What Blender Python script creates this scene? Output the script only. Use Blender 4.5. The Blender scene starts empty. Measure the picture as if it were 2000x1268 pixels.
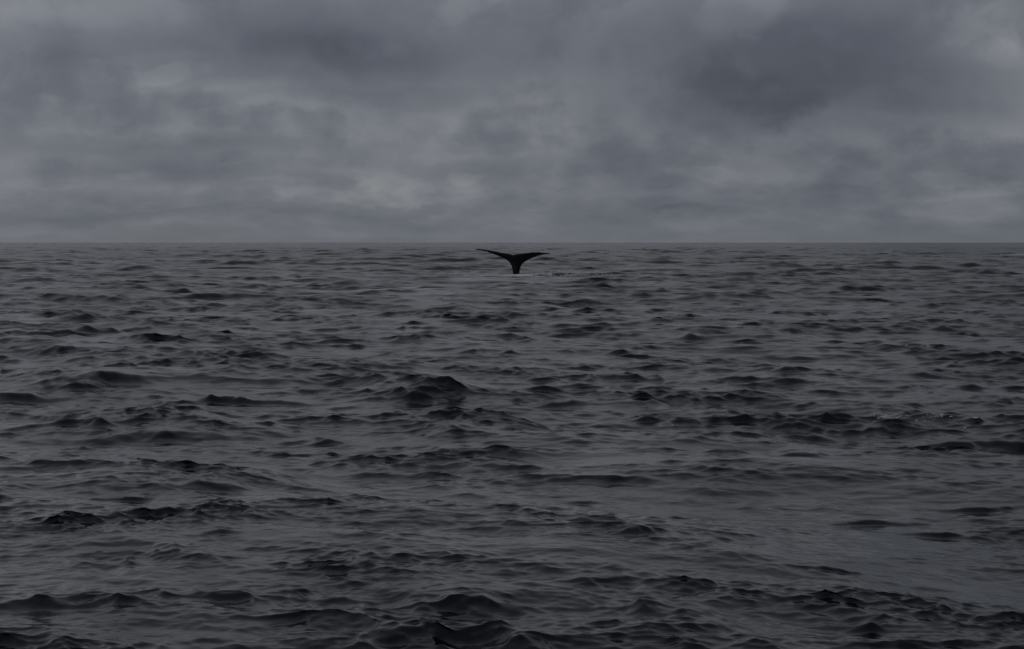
import bpy, math, random
import numpy as np

# ------------------------------------------------------------------ camera, sky, sun, exposure
S = bpy.context.scene
COL = S.collection
R = math.radians
CAM_H = 2.1
cam_d = bpy.data.cameras.new('camera')
cam = bpy.data.objects.new('camera', cam_d)
COL.objects.link(cam)
cam.location = (0, 0, CAM_H)
cam.rotation_euler = (R(90 - 2.776), 0, 0)
cam_d.sensor_width = 36
cam_d.lens = 59.4
cam_d.clip_start = 0.1
cam_d.clip_end = 120000
S.camera = cam

SUN_EL, SUN_AZ = 26, -48          # behind the cloud, ahead and to the left (azimuth from +Y to the right)
S.view_settings.view_transform = 'Standard'
S.view_settings.look = 'None'
S.view_settings.gamma = 1
S.view_settings.use_curve_mapping = False
S.view_settings.exposure = -1.5
S.cycles.use_denoising = False
S.cycles.max_bounces = 5
S.cycles.use_adaptive_sampling = False

sun_d = bpy.data.lights.new('sun', 'SUN')
sun_d.energy = 0.5
sun_d.angle = R(120)
sun_d.color = (1.0, 0.985, 0.96)
sun = bpy.data.objects.new('sun', sun_d)
COL.objects.link(sun)
sun.rotation_euler = (R(90 - SUN_EL), 0, R(180 - SUN_AZ))
sun.location = (-40, 60, 90)

world = bpy.data.worlds.new('World')
S.world = world
world.use_nodes = True
world.cycles.sampling_method = 'NONE'      # an even, overcast light needs no importance map


class NT:
    """small helper to write node maths"""
    def __init__(self, tree):
        self.t = tree
        self.t.nodes.clear()

    def n(self, kind, **kw):
        nd = self.t.nodes.new(kind)
        for k, v in kw.items():
            setattr(nd, k, v)
        return nd

    def set(self, sock, v):
        if isinstance(v, bpy.types.NodeSocket):
            self.t.links.new(v, sock)
        elif v is not None:
            sock.default_value = v

    def m(self, op, a, b=None, c=None, clamp=False):
        nd = self.n('ShaderNodeMath', operation=op, use_clamp=clamp)
        for i, v in enumerate((a, b, c)):
            self.set(nd.inputs[i], v)
        return nd.outputs[0]

    def vm(self, op, a, b=None):
        nd = self.n('ShaderNodeVectorMath', operation=op)
        self.set(nd.inputs[0], a)
        if b is not None:
            self.set(nd.inputs[1], b)
        return nd.outputs['Value' if op in ('DOT_PRODUCT', 'LENGTH') else 'Vector']

    def xyz(self, x, y, z):
        nd = self.n('ShaderNodeCombineXYZ')
        for i, v in enumerate((x, y, z)):
            self.set(nd.inputs[i], v)
        return nd.outputs[0]

    def noise(self, vec, scale, detail=4, rough=0.5, dist=0.0, dims='3D'):
        nd = self.n('ShaderNodeTexNoise', noise_dimensions=dims)
        self.set(nd.inputs['Vector'], vec)
        self.set(nd.inputs['Scale'], scale)
        self.set(nd.inputs['Detail'], detail)
        self.set(nd.inputs['Roughness'], rough)
        self.set(nd.inputs['Distortion'], dist)
        return nd.outputs['Fac']

    def ramp(self, fac, stops, interp='LINEAR'):
        nd = self.n('ShaderNodeValToRGB')
        nd.color_ramp.interpolation = interp
        el = nd.color_ramp.elements
        while len(el) < len(stops):
            el.new(0.5)
        for e, (p, c) in zip(el, stops):
            e.position = p
            e.color = (*c, 1) if len(c) == 3 else c
        self.set(nd.inputs[0], fac)
        return nd.outputs[0]

    def mix(self, fac, a, b, mode='MIX'):
        nd = self.n('ShaderNodeMix', data_type='RGBA', blend_type=mode)
        self.set(nd.inputs[0], fac)
        self.set(nd.inputs[6], a)
        self.set(nd.inputs[7], b)
        return nd.outputs[2]

    def link(self, a, b):
        self.t.links.new(a, b)


def srgb(r, g, b):
    f = lambda c: (c / 255 / 12.92) if c / 255 <= 0.04045 else ((c / 255 + 0.055) / 1.055) ** 2.4
    return (f(r), f(g), f(b))


def build_sky():
    w = NT(world.node_tree)
    d = w.n('ShaderNodeTexCoord').outputs['Generated']
    sp = w.n('ShaderNodeSeparateXYZ')
    w.link(d, sp.inputs[0])
    dx, dy, dz = sp.outputs
    az = w.m('ARCTAN2', dx, dy)
    up = w.m('MAXIMUM', dz, 0.0)
    inv = w.m('DIVIDE', 1.0, w.m('ADD', up, 0.075))
    plane = w.xyz(w.m('MULTIPLY', dx, inv), w.m('MULTIPLY', dy, inv), 0.0)   # overcast deck seen in perspective
    flat = w.xyz(w.m('MULTIPLY', dx, 4.4), w.m('MULTIPLY', dy, 4.4), w.m('MULTIPLY', w.m('SQRT', w.m('ADD', up, 0.004)), 3.3))
    wob = w.noise(flat, 1.7, 5, 0.55)
    wob2 = w.noise(w.vm('ADD', flat, (7.3, 1.1, 4.2)), 2.3, 5, 0.6)
    azw = w.m('ADD', az, w.m('MULTIPLY', w.m('SUBTRACT', wob, 0.5), 0.085))
    elw = w.m('ADD', dz, w.m('MULTIPLY', w.m('SUBTRACT', wob2, 0.5), 0.034))
    deck = w.noise(plane, 0.42, 7, 0.55, 0.35)
    puffs = w.noise(flat, 2.6, 7, 0.56, 0.15)
    fine = w.noise(w.vm('ADD', flat, (3.1, 9.7, 2.2)), 6.5, 5, 0.55, 0.1)
    def curve(v, lo, hi):
        nd = w.n('ShaderNodeMapRange', interpolation_type='SMOOTHSTEP')
        w.set(nd.inputs['Value'], v)
        nd.inputs['From Min'].default_value = lo
        nd.inputs['From Max'].default_value = hi
        return nd.outputs[0]

    puffs, fine = curve(puffs, 0.35, 0.65), curve(fine, 0.32, 0.68)      # firmer edges
    L = w.m('ADD', 0.50, w.m('MULTIPLY', w.m('SUBTRACT', deck, 0.5), 0.26))
    L = w.m('ADD', L, w.m('MULTIPLY', w.m('SUBTRACT', puffs, 0.5), 0.27))
    L = w.m('ADD', L, w.m('MULTIPLY', w.m('SUBTRACT', fine, 0.5), 0.17))
    lump = w.m('ADD', w.m('MULTIPLY', w.m('SUBTRACT', puffs, 0.5), 0.9), w.m('MULTIPLY', w.m('SUBTRACT', fine, 0.5), 0.6))
    # single cloud masses of this sky, by direction: azimuth, elevation, half width, half height, gain, crispness of the edge
    f = 3300.0
    masses = [
        (1560, 145, 280, 110, -0.22, 0.4), (1430, 208, 190, 54, -0.12, 0.65), (1600, 185, 220, 58, -0.12, 0.6), (1400, 240, 120, 22, -0.06, 0.7), (1650, 215, 170, 20, -0.05, 0.6), (1330, 110, 170, 70, -0.065, 0.3), (1640, 90, 200, 60, -0.101, 0.4),
        (660, 90, 330, 75, -0.203, 0.3), (640, 105, 200, 42, -0.152, 0.5), (720, 190, 200, 18, -0.091, 0.6), (120, 120, 220, 40, -0.065, 0.4),
        (1430, 40, 75, 42, 0.17, 0.7), (1500, 20, 60, 30, 0.08, 0.7), (1930, 60, 120, 50, 0.18, 0.5), (1940, 180, 120, 90, 0.07, 0.3), (1980, 100, 60, 30, 0.07, 0.5),
        (970, 15, 60, 45, 0.12, 0.6), (180, 25, 280, 40, 0.07, 0.4), (320, 158, 80, 15, 0.12, 0.7), (250, 130, 120, 10, 0.05, 0.5),
        (540, 205, 130, 24, 0.09, 0.6), (450, 180, 200, 12, 0.05, 0.5), (400, 210, 60, 14, -0.091, 0.9), (270, 290, 330, 16, -0.091, 0.5),
        (300, 265, 220, 10, 0.04, 0.5), (1000, 255, 120, 20, 0.05, 0.5), (1500, 280, 360, 22, 0.07, 0.5), (1250, 210, 60, 60, 0.04, 0.6),
        (640, 365, 90, 16, -0.07, 0.5), (860, 332, 100, 14, -0.06, 0.4), (200, 385, 70, 14, -0.065, 0.8), (300, 345, 180, 20, -0.052, 0.6),
        (420, 422, 520, 10, -0.130, 0.5), (1100, 345, 210, 24, -0.104, 0.6), (1330, 408, 120, 13, -0.143, 0.7), (1350, 335, 70, 16, 0.07, 1.0),
        (1290, 350, 60, 18, -0.091, 0.8), (1500, 395, 150, 16, -0.078, 0.6), (1840, 410, 140, 9, -0.091, 0.6), (1880, 360, 110, 12, 0.06, 0.9),
        (1700, 372, 100, 10, 0.04, 0.8), (1180, 395, 120, 12, -0.065, 0.6), (150, 330, 260, 26, -0.10, 0.4), (250, 400, 320, 18, -0.08, 0.5), (30, 420, 160, 16, -0.08, 0.5),
    ]
    gaps = [   # thin places where warmer light comes through
        (70, 200, 50, 10, 0.34), (170, 208, 50, 6, 0.30), (1055, 203, 60, 9, 0.26), (690, 388, 75, 14, 0.62), (735, 360, 34, 12, 0.55),
        (862, 352, 30, 9, 0.52), (875, 376, 30, 10, 0.30), (560, 385, 26, 8, 0.34), (500, 362, 50, 5, 0.22), (425, 330, 60, 4, 0.20),
        (210, 346, 40, 5, 0.20), (140, 355, 30, 14, 0.15),
    ]

    def mass(px, py, sx, sy, crisp):
        a0, e0 = math.atan2(px - 1000, f), math.atan2(474 - py, f)
        u = w.m('DIVIDE', w.m('SUBTRACT', azw, a0), sx / f)
        v = w.m('DIVIDE', w.m('SUBTRACT', elw, e0), sy / f)
        q = w.m('SQRT', w.m('ADD', w.m('MULTIPLY', u, u), w.m('MULTIPLY', v, v)))
        q = w.m('ADD', q, w.m('MULTIPLY', lump, -1.0))
        nd = w.n('ShaderNodeMapRange', interpolation_type='SMOOTHSTEP')
        w.set(nd.inputs['Value'], q)
        nd.inputs['From Min'].default_value = 1.0 + 0.75 * (1.25 - crisp)
        nd.inputs['From Max'].default_value = 1.0 - 0.80 * (1.25 - crisp)
        return nd.outputs[0]

    for (px, py, sx, sy, g, crisp) in masses:
        L = w.m('ADD', L, w.m('MULTIPLY', mass(px, py, sx, sy, crisp), g))
    cloud = w.ramp(L, [(0.0, srgb(74, 79, 88)), (0.22, srgb(89, 94, 104)), (0.5, srgb(110, 114, 122)),
                       (0.72, srgb(129, 132, 139)), (1.0, srgb(151, 154, 160))])
    warm = 0.0
    for (px, py, sx, sy, g) in gaps:
        warm = w.m('ADD', warm, w.m('MULTIPLY', mass(px, py, sx, sy, 0.45), g * 0.5))
    cloud = w.mix(w.m('MINIMUM', w.m('MULTIPLY', warm, w.m('MULTIPLY_ADD', fine, 1.5, 0.2)), 1.0), cloud, (*srgb(140, 143, 144), 1))
    # toward the horizon the deck thins to an even, slightly greener veil
    veil_l = w.mix(w.m('MULTIPLY_ADD', az, 1.3, 0.5, clamp=True), (*srgb(100, 106, 112), 1), (*srgb(102, 107, 114), 1))
    fv = w.m('EXPONENT', w.m('MULTIPLY', w.m('POWER', w.m('DIVIDE', w.m('MAXIMUM', elw, 0.0), 0.0135), 2.0), -1.0))
    cloud = w.mix(w.m('MULTIPLY', fv, 0.80), cloud, veil_l)
    # the veiled sun brightens the deck on its side
    sd = (math.cos(R(SUN_EL)) * math.sin(R(SUN_AZ)), math.cos(R(SUN_EL)) * math.cos(R(SUN_AZ)), math.sin(R(SUN_EL)))
    near_sun = w.m('POWER', w.m('MAXIMUM', w.vm('DOT_PRODUCT', d, sd), 0.0), 6.0)
    glow = w.m('MULTIPLY_ADD', near_sun, 0.42, 0.94)
    glow = w.m('MULTIPLY', glow, w.m('MULTIPLY_ADD', w.m('DIVIDE', w.m('MULTIPLY', up, up), w.m('ADD', up, 0.25)), 0.15, 1.0))      # overcast is brighter overhead
    gain = w.m('MULTIPLY', glow, 28.3 * 0.97)
    sc = w.n('ShaderNodeVectorMath', operation='SCALE')
    w.link(cloud, sc.inputs[0])
    w.link(gain, sc.inputs['Scale'])
    nish = w.n('ShaderNodeTexSky', sky_type='NISHITA')
    nish.sun_disc = False
    nish.sun_elevation = R(SUN_EL)
    nish.sun_rotation = R(SUN_AZ)
    ns = w.n('ShaderNodeVectorMath', operation='SCALE')
    w.link(nish.outputs[0], ns.inputs[0])
    ns.inputs['Scale'].default_value = 0.03        # the little blue that comes through full cloud
    tot = w.vm('ADD', sc.outputs[0], ns.outputs[0])
    bg = w.n('ShaderNodeBackground')
    bg.inputs['Strength'].default_value = 0.1
    w.link(tot, bg.inputs['Color'])
    out = w.n('ShaderNodeOutputWorld')
    w.link(bg.outputs[0], out.inputs[0])


build_sky()

# ------------------------------------------------------------------ the wave field (pure numpy)
#WAVES-BEGIN
WIND = 66.0        # degrees from +X: the line the waves run along, from ahead on the right toward the viewer
# shortest wavelength of each octave (m), rms slope, directional sharpness
BANDS = [(32.0, 0.007, 6), (16.0, 0.012, 5), (8.0, 0.024, 2.4), (4.0, 0.038, 2.2), (2.0, 0.054, 2.0), (1.0, 0.070, 1.8),
         (0.5, 0.082, 1.6), (0.25, 0.094, 1.5), (0.125, 0.104, 1.3), (0.06, 0.104, 1.2)]
CHOP = 1.3
LEAN = 0.6         # crests lean over the way they run, toward the viewer
NT_ = 512


def make_band(i):
    lam, slope, sharp = BANDS[i]
    rng = np.random.default_rng(4100 + i)
    Lt = lam * 32.0
    rot = math.radians(17.0 + 31.0 * i)
    k1 = np.fft.fftfreq(NT_, d=Lt / NT_) * 2 * np.pi
    kx, ky = np.meshgrid(k1, k1, indexing='ij')
    k = np.hypot(kx, ky)
    k[0, 0] = 1e-9
    wl = 2 * np.pi / k
    x = np.log2(wl / lam)                                  # 0..1 in this octave
    env = np.exp(-((x - 0.5) / 0.62) ** 4)
    th = np.arctan2(ky, kx) + rot - math.radians(WIND)
    dirw = np.abs(np.cos(th / 2)) ** (2 * sharp * 2) + 0.10
    amp = env * dirw / k ** 2                              # Phillips-like k^-4 energy
    ph = rng.standard_normal((NT_, NT_)) + 1j * rng.standard_normal((NT_, NT_))
    H = amp * ph
    H[0, 0] = 0
    h = np.fft.ifft2(H)
    s = np.sqrt(np.mean(np.fft.ifft2(1j * kx * H).real ** 2 + np.fft.ifft2(1j * ky * H).real ** 2))
    g = slope / s
    dzt = h.real * g
    ct = np.fft.ifft2(-1j * kx / k * H).real * g * -1
    st = np.fft.ifft2(-1j * ky / k * H).real * g * -1
    # tile axes back to world axes; displacement pulls toward crests
    c, s_ = math.cos(rot), math.sin(rot)
    dxw = ct * c - st * s_
    dyw = ct * s_ + st * c
    return dict(lam=lam, slope=slope, L=Lt, rot=rot, t=np.stack([dxw, dyw, dzt], -1).astype(np.float32))


def sample_band(b, x, y):
    c, s = math.cos(b['rot']), math.sin(b['rot'])
    u = (x * c + y * s) / b['L'] * NT_
    v = (-x * s + y * c) / b['L'] * NT_
    iu = np.floor(u).astype(np.int64)
    iv = np.floor(v).astype(np.int64)
    fu = (u - iu).astype(np.float32)[:, None]
    fv = (v - iv).astype(np.float32)[:, None]
    iu &= NT_ - 1
    iv &= NT_ - 1
    iu1 = (iu + 1) & (NT_ - 1)
    iv1 = (iv + 1) & (NT_ - 1)
    t = b['t']
    return (t[iu, iv] * (1 - fu) + t[iu1, iv] * fu) * (1 - fv) + (t[iu, iv1] * (1 - fu) + t[iu1, iv1] * fu) * fv


def smooth01(a):
    a = np.clip(a, 0, 1)
    return a * a * (3 - 2 * a)


TILES = [make_band(i) for i in range(len(BANDS))]
# single crests: x, y, half length, height, heading of crest line (degrees)
CRESTS = [
    (-10.87, 62.9, 2.411, 0.272, 0.0, 1.2), (-6.57, 60.22, 1.004, 0.243, -9.6, 1.2), (-5.23, 73.47, 0.857, 0.169, 6.4, 1.2), (-3.75, 77.23, 0.798, 0.222, 0.0, 1.2), (-17.15, 76.99, 0.77, 0.133, 0.0, 1.2),
    (-11.22, 44.56, 0.371, 0.128, 0.0, 1.2), (-9.11, 40.05, 0.667, 0.104, 0.0, 1.2), (-6.17, 25.53, 0.808, 0.22, 12.8, 1.2), (-6.83, 23.89, 0.518, 0.124, 9.6, 1.2), (-6.43, 24.9, 0.498, 0.129, 0.0, 1.2),
    (-1.0, 23.59, 0.432, 0.244, 0.0, 1.2), (-1.4, 23.07, 0.5, 0.093, 0.0, 1.2), (-1.03, 21.08, 0.386, 0.121, -12.8, 1.2), (0.0, 31.03, 0.114, 0.098, 0.0, 1.2), (-0.48, 31.8, 0.477, 0.073, 0.0, 1.2),
    (-2.59, 42.69, 0.427, 0.111, 0.0, 1.2), (4.05, 38.17, 0.331, 0.22, 0.0, 1.2), (2.42, 38.89, 0.519, 0.123, -9.6, 1.2), (6.4, 39.41, 0.342, 0.102, 0.0, 1.2), (2.29, 25.95, 0.104, 0.105, 0.0, 1.2),
    (1.79, 26.14, 0.523, 0.12, 6.4, 1.2), (0.73, 22.81, 0.418, 0.105, 22.4, 1.2), (0.43, 23.76, 0.396, 0.068, 0.0, 1.2), (1.18, 20.38, 0.476, 0.059, 3.2, 1.2), (4.09, 24.91, 0.457, 0.129, 0.0, 1.2),
    (3.57, 25.53, 0.34, 0.073, 0.0, 1.2), (7.75, 30.76, 0.564, 0.124, 0.0, 1.2), (6.5, 26.08, 0.695, 0.135, -6.4, 1.2), (8.27, 28.97, 0.483, 0.133, -12.8, 1.2), (6.59, 24.36, 0.284, 0.084, 6.4, 1.2),
    (5.09, 17.99, 0.72, 0.207, 6.4, 1.2), (-4.13, 19.37, 0.71, 0.145, 0.0, 1.2), (-3.36, 23.03, 0.844, 0.093, 0.0, 1.2), (-4.21, 23.07, 0.308, 0.093, 0.0, 1.2), (-1.99, 18.71, 0.281, 0.059, 0.0, 1.2),
    (-2.65, 14.26, 0.285, 0.112, 0.0, 1.2), (-3.14, 13.73, 0.366, 0.044, 16.0, 1.2), (-2.02, 11.84, 0.118, 0.041, 16.0, 1.2), (-2.4, 12.7, 0.466, 0.047, 0.0, 1.2), (2.17, 16.41, 0.219, 0.068, 0.0, 1.2),
    (2.5, 20.57, 0.48, 0.065, 0.0, 1.2), (-0.36, 16.87, 0.506, 0.058, 4.8, 1.2), (-1.19, 16.26, 0.244, 0.045, 9.6, 1.2), (-2.32, 17.74, 0.414, 0.041, 0.0, 1.2), (1.03, 15.3, 0.28, 0.07, -12.8, 1.2),
    (0.81, 11.55, 0.289, 0.044, 12.8, 1.2), (0.56, 14.22, 0.237, 0.033, 0.0, 1.2), (-0.21, 9.62, 0.192, 0.076, 0.0, 1.2), (-0.41, 9.03, 0.391, 0.094, 16.0, 1.2), (0.0, 8.87, 0.296, 0.077, -40.0, 1.2),
    (0.56, 10.16, 0.22, 0.046, 0.0, 1.2), (0.83, 9.38, 0.25, 0.097, -48.0, 1.2), (-2.84, 9.87, 0.28, 0.055, 0.0, 1.2), (-2.41, 9.85, 0.263, 0.034, -9.6, 1.2), (-1.36, 10.13, 0.27, 0.035, 9.6, 1.2),
    (-0.94, 10.59, 0.247, 0.033, 12.8, 1.2), (2.83, 13.23, 0.485, 0.046, -9.6, 1.2), (3.24, 12.48, 0.354, 0.047, -6.4, 1.2), (1.94, 9.07, 0.302, 0.063, -9.6, 1.2), (2.1, 8.59, 0.258, 0.059, 0.0, 1.2),
    (-0.45, 8.73, 0.16, 0.045, 0.0, 1.2), (4.88, 63.12, 0.505, 0.145, 0.0, 1.2), (-4.04, 35.03, 0.876, 0.101, 6.4, 1.2), (-4.87, 30.25, 0.655, 0.07, 0.0, 1.2), (62.72, 216.89, 1.807, 0.5, 0.0, 1.2),
    (22.28, 98.06, 2.452, 0.254, -4.8, 1.2), (3.53, 105.93, 2.648, 0.305, -4.8, 1.2), (-11.8, 57.23, 0.763, 0.132, 0.0, 1.2), (4.33, 23.72, 0.237, 0.055, 0.0, 1.2), (-3.4, 12.37, 0.247, 0.03, 0.0, 1.2),
    (-3.89, 13.28, 0.177, 0.037, 0.0, 1.2), (-2.39, 11.2, 0.224, 0.023, 0.0, 1.2), (-1.51, 13.04, 0.283, 0.027, 0.0, 1.2), (2.87, 16.81, 0.308, 0.062, -19.2, 1.2), (3.45, 19.56, 0.293, 0.079, -16.0, 1.2),
    (-1.99, 21.81, 0.436, 0.05, 6.4, 1.2), (1.08, 11.04, 0.166, 0.027, 0.0, 1.2), (1.94, 10.57, 0.282, 0.022, 0.0, 1.2), (3.88, 13.84, 0.3, 0.045, 0.0, 1.2), (-4.44, 16.55, 0.359, 0.061, 0.0, 1.2),
    (40.43, 351.41, 2.928, 0.506, 0.0, 1.2), (-16.27, 99.47, 0.829, 0.143, 0.0, 1.2), (-2.18, 55.26, 0.645, 0.111, 4.8, 1.2), (-4.06, 55.85, 0.652, 0.145, -9.6, 1.2), (15.9, 250.11, 2.501, 0.36, 0.0, 1.2),
    (-42.34, 199.73, 2.33, 0.287, 0.0, 1.2), (-64.29, 233.3, 3.111, 0.336, 0.0, 1.2), (-18.51, 174.6, 2.037, 0.251, 0.0, 1.2), (15.33, 76.62, 1.149, 0.132, 0.0, 1.2), (7.44, 54.52, 0.636, 0.094, 0.0, 1.2),
    (-6.11, 45.76, 0.534, 0.079, 0.0, 1.2), (1.32, 54.51, 0.636, 0.078, 0.0, 1.2),
]
# patches where the water lies smooth: x, y, half x, half y, damping
SLICKS = [(-4.4, 72.51, 2.42, 12.09, 0.5), (-0.59, 97.72, 3.55, 9.03, 0.4), (0.87, 15.93, 1.45, 1.37, 0.5), (2.44, 11.4, 0.9, 1.84, 0.45), (0.51, 11.17, 0.54, 1.06, 0.5), (-1.83, 11.51, 0.59, 1.03, 0.5), (1.09, 14.24, 0.65, 1.03, 0.4), (3.02, 16.0, 0.97, 3.1, 0.4), (5.29, 31.69, 1.54, 6.28, 0.35)]
#CRESTS-HERE
_rng = np.random.default_rng(77)
for _i in range(1350):                             # the scattered small crests of a choppy sea
    _d = 1.0 / (1 / 900.0 + (1 / 17.0 - 1 / 900.0) * _rng.random() ** 1.7)
    _a = math.radians(_rng.uniform(-20, 20))
    _h = min(0.60, math.exp(_rng.normal(1.35 + 0.55 * min(1.0, _d / 140.0), 0.40)) * _d / 3300.0)
    if abs(_a) < 0.055 and 82 < _d < 125:
        continue                                   # the whale has flattened the water here
    CRESTS.append((_d * math.sin(_a), _d * math.cos(_a), _h * _rng.uniform(3.0, 8.5), _h, _rng.uniform(-20, 14), 1.0))


def waves(x, y, ds, only_long=False):
    """displacement of the water at rest positions x, y sampled every ds metres; also the slope variance left out"""
    n = len(x)
    D = np.zeros((n, 3), np.float32)
    miss = np.zeros(n, np.float32)
    cal = np.ones(n, np.float32)
    lift = np.zeros(n, np.float32)                 # height of the metre-long waves, for the ripples that ride on them
    for (cx, cy, rx, ry, g) in SLICKS:
        q = ((x - cx) / rx) ** 2 + ((y - cy) / ry) ** 2
        near = q < 9
        cal[near] *= (1 - g * np.exp(-q[near] ** 1.5)).astype(np.float32)
    CH = np.array([CHOP, CHOP, 1], np.float32)

    def add_band(b, gain):
        w = smooth01((b['lam'] / ds - 1.3) / 1.5).astype(np.float32)
        miss[:] += ((1 - w * w) * (b['slope'] * gain) ** 2).astype(np.float32) * (2.2 if b['lam'] >= 1 else 1.0)
        sel = np.nonzero(w > 0.002)[0]
        if len(sel):
            d = sample_band(b, x[sel], y[sel]) * (w[sel] * gain[sel])[:, None]
            D[sel] += d * CH
            if b['lam'] < 8:
                D[sel, 1] -= LEAN * d[:, 2]
            return sel, d[:, 2]
        return sel, None

    one = np.ones(n, np.float32)
    for b in TILES:
        if b['lam'] >= 4:
            add_band(b, one)
    if only_long:
        return D, miss
    grp = sample_band(TILES[2], x + 17, y - 140)[:, 2] / 0.041 * 0.17 + sample_band(TILES[3], x * 1.3 - 9, y * 1.3 + 71)[:, 2] / 0.036 * 0.17
    grp = np.exp(np.clip(grp, -0.5, 0.5)).astype(np.float32)          # waves come in groups
    for b in TILES:
        if 1 <= b['lam'] < 4:
            sel, z = add_band(b, cal * grp)
            if z is not None:
                lift[sel] += z
    lift /= 0.045
    rad = np.hypot(x, y)
    ordered = bool(np.all(np.diff(rad) >= -1e-6))
    for (cx, cy, hl, a, ang, tw) in CRESTS:
        rmax = max(hl * 2.6, a * 9)
        rc = math.hypot(cx, cy)
        i0, i1 = np.searchsorted(rad, (rc - 1.45 * rmax, rc + 1.45 * rmax)) if ordered else (0, n)
        near = i0 + np.nonzero((np.abs(x[i0:i1] - cx) < rmax) & (np.abs(y[i0:i1] - cy) < rmax))[0]
        if not len(near):
            continue
        c, s = math.cos(math.radians(ang)), math.sin(math.radians(ang))
        # small waves bend and break up the crest
        X = x[near] - cx + 1.6 * D[near, 0]
        Y = y[near] - cy + 1.6 * D[near, 1]
        u = X * c + Y * s
        v = -X * s + Y * c                       # +v away from the viewer
        v = v + 0.12 * hl * np.sin(u / hl * 2.1 + cx * 3.7) + 0.05 * hl * np.sin(u / hl * 6.3 + cy * 2.3)
        wf, wb = max(0.95 * a, 0.75 * float(ds[near].mean())), 3.4 * a
        soft = 0.10 * a
        av = np.sqrt(v * v + soft * soft) - soft
        pr = np.where(v < 0, np.exp(-(av / wf) ** 1.25), np.exp(-(av / wb) ** 1.1))
        al = np.exp(-(np.abs(u) / hl) ** 2.0) * (0.80 + 0.20 * np.sin(u / hl * 4.3 + cx * 5 + cy) * np.cos(u / hl * 1.7 + cy))
        pr = pr - 0.30 * np.exp(-((v + 2.4 * wf) / (1.7 * wf)) ** 2)       # the trough that runs ahead of it
        hgt = 0.66 * tw * a * pr * al
        D[near, 2] += hgt.astype(np.float32)
        D[near, 1] -= (0.35 * hgt * c).astype(np.float32)
        D[near, 0] += (0.35 * hgt * s).astype(np.float32)
        lift[near] += (2.0 * hgt / a).astype(np.float32)
    # ripples bunch and steepen on the crests and faces, and leave glassy water in the troughs
    p1 = sample_band(TILES[3], x * 0.9 + 31, y * 0.9 - 12)[:, 2] / 0.036
    p2 = sample_band(TILES[5], x + 11, y + 53)[:, 2] / 0.0141
    g0 = np.exp(np.clip(0.34 * lift + 0.24 * p1 + 0.22 * p2 - 0.05, -1.0, 0.60)) * cal ** 1.3
    g1 = np.exp(np.clip(0.45 * lift + 0.22 * p1 + 0.22 * p2 - 0.05, -0.7, 0.75)) * cal ** 1.3
    for b in TILES:
        if b['lam'] < 1:
            add_band(b, (g0 if b['lam'] > 0.3 else g1).astype(np.float32))
    return D, miss
#WAVES-END


# ------------------------------------------------------------------ materials
def water_material():
    m = bpy.data.materials.new('sea_water')
    m.use_nodes = True
    w = NT(m.node_tree)
    P = w.n('ShaderNodeBsdfPrincipled')
    P.inputs['Base Color'].default_value = (0.0030, 0.0060, 0.0115, 1)
    P.inputs['IOR'].default_value = 1.333
    at = w.n('ShaderNodeAttribute', attribute_name='fine_slope')
    # slopes too small for the mesh: alpha^2 = 2 * slope variance, roughness = sqrt(alpha)
    al = w.m('SQRT', w.m('ADD', w.m('MULTIPLY', at.outputs['Fac'], 0.09), 0.0003))
    w.link(w.m('SQRT', al), P.inputs['Roughness'])
    geo = w.n('ShaderNodeNewGeometry')
    mp = w.n('ShaderNodeMapping')
    mp.inputs['Rotation'].default_value = (0, 0, R(90 - WIND))
    mp.inputs['Scale'].default_value = (0.5, 1.3, 1.0)
    w.link(geo.outputs['Position'], mp.inputs[0])
    bm = w.n('ShaderNodeBump')
    bm.inputs['Strength'].default_value = 0.3
    bm.inputs['Distance'].default_value = 0.009
    w.link(w.noise(mp.outputs[0], 19.0, 3, 0.5, 0.4), bm.inputs['Height'])
    w.link(bm.outputs[0], P.inputs['Normal'])
    o = w.n('ShaderNodeOutputMaterial')
    w.link(P.outputs[0], o.inputs[0])
    return m


def skin_material():
    m = bpy.data.materials.new('wet_whale_skin')
    m.use_nodes = True
    w = NT(m.node_tree)
    P = w.n('ShaderNodeBsdfPrincipled')
    tc = w.n('ShaderNodeTexCoord').outputs['Object']
    n1 = w.noise(tc, 2.2, 6, 0.6)
    col = w.ramp(n1, [(0.3, (0.002, 0.0022, 0.0026)), (0.7, (0.006, 0.0063, 0.007))])
    n2 = w.noise(tc, 30.0, 3, 0.6)
    scar = w.ramp(n2, [(0.70, (0, 0, 0)), (0.78, (1, 1, 1))])
    w.link(w.mix(scar, col, (0.012, 0.012, 0.013, 1)), P.inputs['Base Color'])
    w.link(w.m('MULTIPLY_ADD', n1, 0.25, 0.30), P.inputs['Roughness'])
    bm = w.n('ShaderNodeBump')
    bm.inputs['Strength'].default_value = 0.4
    bm.inputs['Distance'].default_value = 0.03
    w.link(w.noise(tc, 6.0, 5, 0.6), bm.inputs['Height'])
    w.link(bm.outputs[0], P.inputs['Normal'])
    P.inputs['Specular IOR Level'].default_value = 0.09
    o = w.n('ShaderNodeOutputMaterial')
    w.link(P.outputs[0], o.inputs[0])
    return m


def foam_material():
    m = bpy.data.materials.new('foam')
    m.use_nodes = True
    w = NT(m.node_tree)
    P = w.n('ShaderNodeBsdfPrincipled')
    tc = w.n('ShaderNodeTexCoord').outputs['Object']
    n1 = w.noise(tc, 9.0, 4, 0.6)
    w.link(w.ramp(n1, [(0.3, (0.66, 0.67, 0.68)), (0.7, (0.84, 0.84, 0.84))]), P.inputs['Base Color'])
    P.inputs['Roughness'].default_value = 0.6
    o = w.n('ShaderNodeOutputMaterial')
    w.link(P.outputs[0], o.inputs[0])
    return m


M_WATER, M_SKIN, M_FOAM = water_material(), skin_material(), foam_material()


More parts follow.
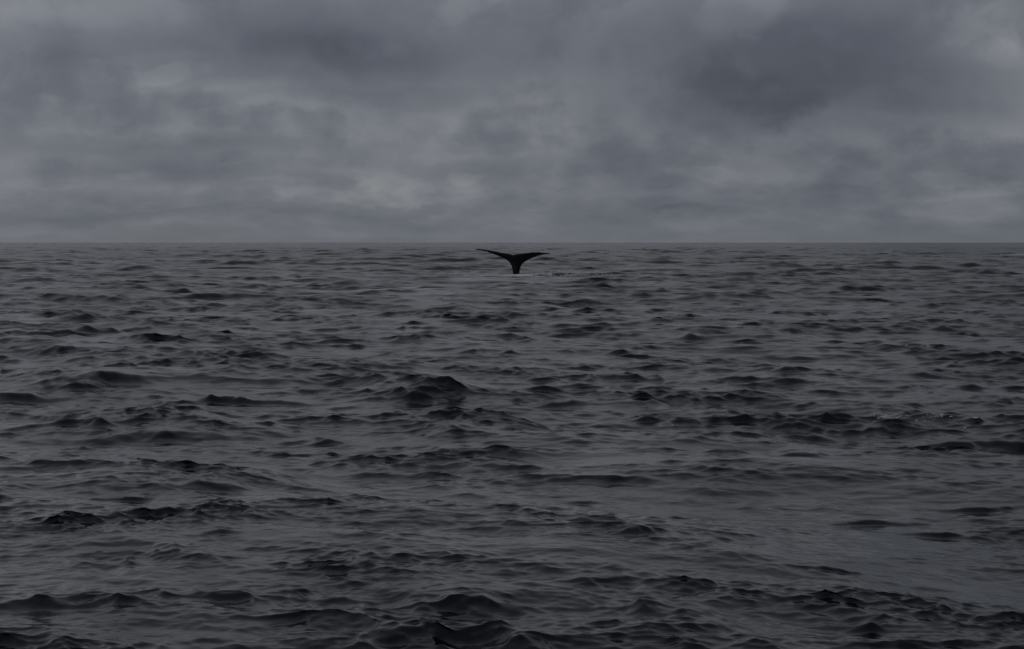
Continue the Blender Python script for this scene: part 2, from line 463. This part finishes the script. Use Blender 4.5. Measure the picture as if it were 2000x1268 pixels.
def mesh_object(name, verts, faces4, mat, smooth=True):
    """verts (n,3), faces4 (m,4) int arrays"""
    me = bpy.data.meshes.new(name)
    me.vertices.add(len(verts))
    me.vertices.foreach_set('co', np.ascontiguousarray(verts, np.float32).ravel())
    m = len(faces4)
    me.loops.add(m * 4)
    me.loops.foreach_set('vertex_index', np.ascontiguousarray(faces4, np.int32).ravel())
    me.polygons.add(m)
    me.polygons.foreach_set('loop_start', np.arange(0, m * 4, 4, dtype=np.int32))
    me.polygons.foreach_set('use_smooth', np.full(m, smooth))
    me.update(calc_edges=True)
    me.validate()
    me.materials.append(mat)
    o = bpy.data.objects.new(name, me)
    COL.objects.link(o)
    return o


# ------------------------------------------------------------------ the sea, one sheet to the horizon
def build_sea():
    rows = [0.0, 0.7, 1.3, 1.9, 2.5, 3.1, 3.7, 4.3, 4.8, 5.2, 5.5, 5.8]
    r = 6.0
    while r < 2000:
        rows.append(r)
        r *= 1 + 1 / (610.0 if r < 20 else 520.0 if r < 60 else 500.0 if r < 800 else 60.0)
    for r in (2010, 2200, 2500, 3000, 4000, 6000, 9000, 14000, 22000, 34000, 50000):
        rows.append(float(r))
    rows = np.array(rows)
    fine = np.radians(np.linspace(-20, 20, 480))
    side = np.radians(np.concatenate([np.linspace(20.2, 32, 30), np.linspace(34, 178, 30)]))
    az = np.concatenate([-side[::-1], fine, side])
    nr, na = len(rows), len(az)
    rr = np.repeat(rows, na)
    aa = np.tile(az, nr)
    x, y = rr * np.sin(aa), rr * np.cos(aa)
    gap = np.gradient(rows)
    ds = np.repeat(gap, na)
    step = np.tile(np.maximum(np.gradient(az), 1e-4), nr) * rr
    ds = np.maximum(ds, step)
    D, miss = waves(x, y, ds)
    V = np.stack([x, y, np.zeros_like(x)], -1).astype(np.float32) + D
    i = np.arange(nr - 1)[:, None] * na
    j = np.arange(na)[None, :]
    j1 = (j + 1) % na
    F = np.stack([i + j, i + j1, i + na + j1, i + na + j], -1).reshape(-1, 4)
    F = F[:, ::-1]
    o = mesh_object('sea', V, F, M_WATER)
    at = o.data.attributes.new('fine_slope', 'FLOAT', 'POINT')
    at.data.foreach_set('value', miss.astype(np.float32))
    o['kind'] = 'structure'
    return o


build_sea()


def surface(px, py):
    """points on the water at rest positions"""
    px, py = np.asarray(px, float), np.asarray(py, float)
    D, _ = waves(px, py, np.maximum(np.hypot(px, py) / 300, 0.03))
    return np.stack([px, py, np.zeros_like(px)], -1) + D


# ------------------------------------------------------------------ the whale's tail
def build_whale():
    DIST = 108.3
    k = DIST / 3300.0

    def pts(a):
        a = np.array(a, float)
        sx = 900 + a[:, 0] / 10.0
        sy = 470 + a[:, 1] / 10.0
        return np.stack([(sx - 1008) * k, (538.5 - sy) * k], -1)      # x, height above the water

    left = pts([(985, 1050), (1010, 850), (1019, 690), (1012, 600), (1003, 540), (985, 485), (955, 432), (915, 395), (860, 362),
                (770, 322), (690, 292), (600, 257), (500, 222), (410, 200), (340, 191), (290, 185), (264, 177)])
    right = pts([(1180, 1050), (1155, 850), (1142, 690), (1148, 600), (1158, 545), (1178, 495), (1205, 455), (1240, 425), (1300, 392),
                 (1370, 358), (1440, 330), (1510, 305), (1580, 287), (1650, 274), (1700, 274), (1740, 269), (1758, 260)])
    top = pts([(264, 177), (285, 170), (340, 167), (430, 178), (520, 191), (620, 208), (720, 229), (820, 249), (920, 265), (975, 272), (1003, 284),
               (1019, 290), (1035, 282), (1070, 275), (1150, 266), (1250, 254), (1340, 245), (1385, 236), (1410, 231), (1440, 238),
               (1480, 237), (1520, 229), (1545, 236), (1600, 243), (1680, 247), (1735, 252), (1758, 260)])

    def resample(p, n, warp=None):
        seg = np.r_[0, np.cumsum(np.hypot(*np.diff(p, axis=0).T))]
        t = np.linspace(0, 1, n) if warp is None else warp
        t = t * seg[-1]
        # Catmull-like smoothing by cubic resampling through dense linear + box blur
        fine_t = np.linspace(0, seg[-1], 800)
        q = np.stack([np.interp(fine_t, seg, p[:, i]) for i in (0, 1)], -1)
        kx = np.ones(21) / 21
        pad = np.pad(q, ((10, 10), (0, 0)), mode='reflect', reflect_type='odd')
        q = np.stack([np.convolve(pad[:, i], kx, 'valid') for i in (0, 1)], -1)
        return np.stack([np.interp(t, fine_t, q[:, i]) for i in (0, 1)], -1)

    nt, ns = 72, 97
    Lc, Rc = resample(left, nt), resample(right, nt)
    s = np.linspace(0, 1, ns)
    Tc = resample(top, ns)
    Bc = Lc[0] * (1 - s)[:, None] + Rc[0] * s[:, None]
    t = np.linspace(0, 1, nt)
    # Coons patch between the two leading edges, the trailing edge and the stock
    P = np.zeros((nt, ns, 2))
    sb = s[None, :, None]
    # trailing-edge shape comes in late so that the stock stays a stock
    tb = t[:, None, None] ** 1.6
    P = (1 - sb) * Lc[:, None] + sb * Rc[:, None] + (1 - tb) * Bc[None] + tb * Tc[None]
    P -= (1 - tb) * ((1 - sb) * Lc[0] + sb * Rc[0]) + tb * ((1 - sb) * Lc[-1] + sb * Rc[-1])
    ss = s * 2 - 1
    wdt = np.hypot(*(Rc - Lc).T)                                    # width at each level
    stock = smooth01(1 - (t - 0.10) / 0.42)[:, None]                # 1 on the tail stock, 0 on the flukes
    round_ = np.sqrt(np.maximum(1 - ss ** 2, 0))[None]
    half_stock = 0.40 * round_ + 0.05 * np.exp(-(ss / 0.16) ** 2)[None]
    chord = np.linalg.norm(P[-1] - P[nt // 2], axis=-1)[None]
    lens = np.clip((1 - t) / 0.6, 0, 1)[:, None] ** 0.6
    half_fluke = (0.17 * np.exp(-(np.abs(ss) / 0.33) ** 1.3) + 0.07 * (1 - np.abs(ss) ** 2.5))[None] * lens * round_ ** 0.5 + 0.016 * round_ ** 0.5
    half = stock * half_stock + (1 - stock) * half_fluke
    # flukes lean away from the viewer and cup slightly; the left one is swung further back
    hz = P[..., 1]
    lean = 0.62 * np.maximum(hz - 0.45, 0) ** 1.15 + 0.05 * np.minimum(hz, 0.45)
    cup = 0.07 * (P[..., 0] ** 2) * (1 - stock) - 0.12 * P[..., 0] * (1 - stock)
    yc = lean + cup
    front = np.stack([P[..., 0], yc - half, hz], -1)
    back = np.stack([P[..., 0], yc + half, hz], -1)
    V = np.concatenate([front.reshape(-1, 3), back[:, 1:-1].reshape(-1, 3)])
    idf = np.arange(nt * ns).reshape(nt, ns)
    idb = np.empty((nt, ns), int)
    idb[:, 1:-1] = nt * ns + np.arange(nt * (ns - 2)).reshape(nt, ns - 2)
    idb[:, 0], idb[:, -1] = idf[:, 0], idf[:, -1]
    F = []
    for a in range(nt - 1):
        for b in range(ns - 1):
            F.append((idf[a, b], idf[a, b + 1], idf[a + 1, b + 1], idf[a + 1, b]))
            F.append((idb[a, b], idb[a + 1, b], idb[a + 1, b + 1], idb[a, b + 1]))
    for b in range(ns - 1):                                          # close trailing edge and the cut below the water
        F.append((idf[-1, b], idf[-1, b + 1], idb[-1, b + 1], idb[-1, b]))
        F.append((idf[0, b], idb[0, b], idb[0, b + 1], idf[0, b + 1]))
    tris = [f for f in F]
    me = bpy.data.meshes.new('whale')
    clean = []
    for f in tris:
        g = []
        for v in f:
            v = int(v)
            if v not in g:
                g.append(v)
        if len(g) >= 3:
            clean.append(g)
    me.from_pydata([tuple(v) for v in V.tolist()], [], clean)
    me.validate()
    me.polygons.foreach_set('use_smooth', np.full(len(me.polygons), True))
    me.materials.append(M_SKIN)
    o = bpy.data.objects.new('whale', me)
    COL.objects.link(o)
    x0, y0 = 8 * k, DIST
    o.location = (x0, y0, WHALE_Z)
    o['label'] = 'black tail of a diving whale, both flukes raised above the grey sea'
    o['category'] = 'whale'
    return o


WHALE_Z = 0.0
build_whale()


# ------------------------------------------------------------------ foam: flecks lying on the water
def build_foam(name, label, clusters, seed, lift=0.004):
    """clusters: x, y, half x, half y, heading (deg), count, smallest and largest fleck radius"""
    rng = np.random.default_rng(seed)
    V, F = [], []
    for (cx, cy, rx, ry, ang, cnt, r0, r1) in clusters:
        u = rng.standard_normal(cnt) * 0.5 * rx
        v = rng.standard_normal(cnt) * 0.5 * ry
        c, s = math.cos(R(ang)), math.sin(R(ang))
        x, y = cx + u * c - v * s, cy + u * s + v * c
        base = surface(x, y)
        e = 0.02
        bx, by = surface(x + e, y), surface(x, y + e)
        tx, ty = (bx - base), (by - base)
        tx /= np.linalg.norm(tx, axis=1)[:, None]
        ty /= np.linalg.norm(ty, axis=1)[:, None]
        nn = np.cross(tx, ty)
        nn /= np.linalg.norm(nn, axis=1)[:, None]
        for i in range(cnt):
            r = r0 + (r1 - r0) * rng.random() ** 2.2
            k = 7
            th = np.arange(k) / k * 2 * np.pi + rng.random() * 6
            rad = r * (0.55 + 0.75 * rng.random(k))
            st = 1.0 + 1.2 * rng.random()
            o = len(V)
            for t_, q in zip(th, rad):
                V.append(base[i] + tx[i] * (q * math.cos(t_) * st) + ty[i] * (q * math.sin(t_) * 0.8) + nn[i] * (lift - 0.01))
            for t_, q in zip(th, rad):
                V.append(base[i] + tx[i] * (q * math.cos(t_) * st * 0.6) + ty[i] * (q * math.sin(t_) * 0.48) + nn[i] * (lift + r * 0.22))
            V.append(base[i] + nn[i] * (lift + r * 0.34))
            for j in range(k):
                j1 = (j + 1) % k
                F.append((o + j, o + j1, o + k + j1, o + k + j))
                F.append((o + k + j, o + k + j1, o + 2 * k))
    me = bpy.data.meshes.new(name)
    me.from_pydata([tuple(map(float, v)) for v in V], [], F)
    me.validate()
    me.polygons.foreach_set('use_smooth', np.full(len(me.polygons), True))
    me.materials.append(M_FOAM)
    o = bpy.data.objects.new(name, me)
    COL.objects.link(o)
    o['kind'] = 'stuff'
    o['label'] = label
    o['category'] = 'foam'
    return o


build_foam('foam', 'pale churned foam on the water around the base of the whale tail', [
    (0.28, 106.6, 0.9, 1.6, 0, 300, 0.03, 0.14), (-0.75, 107.0, 1.4, 1.0, 0, 260, 0.02, 0.12), (0.85, 106.2, 1.3, 1.2, 0, 200, 0.02, 0.12),
    (-3.3, 102.5, 1.2, 0.5, 8, 40, 0.02, 0.06), (0.3, 105.6, 1.0, 0.6, 0, 80, 0.02, 0.08)], 5, 0.06)
build_foam('foam', 'white specks of foam on the small breaking wave right of the whale tail', [
    (2.0, 108.0, 1.6, 3.0, -4, 110, 0.02, 0.07), (3.6, 106.3, 2.0, 2.6, -4, 140, 0.02, 0.07), (5.0, 104.0, 1.4, 2.4, -4, 70, 0.02, 0.065),
    (3.6, 103.0, 1.2, 0.8, 0, 70, 0.02, 0.08)], 6, 0.07)
build_foam('foam', 'tiny bright whitecap tip on a wavelet at mid distance on the right', [
    (5.34, 40.2, 0.16, 0.25, 0, 26, 0.008, 0.03), (5.40, 40.0, 0.10, 0.5, 0, 10, 0.006, 0.015)], 7, 0.015)
build_foam('foam', 'thin pale streak of foam on the dark water at right', [
    (4.35, 21.15, 0.26, 0.22, 0, 110, 0.006, 0.022), (4.10, 20.75, 0.20, 0.10, 14, 50, 0.005, 0.016), (4.6, 21.2, 0.22, 0.08, 0, 30, 0.004, 0.012)], 8, 0.006)
build_foam('foam', 'scattered foam flecks right of the pale foam streak', [
    (4.85, 20.8, 0.5, 0.9, 0, 42, 0.004, 0.014), (5.2, 20.3, 0.25, 0.5, 0, 22, 0.005, 0.018)], 9, 0.006)
build_foam('foam', 'faint foaming crest close below the horizon at far right', [
    (79.0, 268.0, 3.0, 5.0, 0, 90, 0.04, 0.13)], 10, 0.12)
build_foam('foam', 'few bright droplets of foam along a dark crest at right', [
    (8.35, 33.4, 0.5, 0.3, 0, 26, 0.006, 0.016)], 11, 0.02)
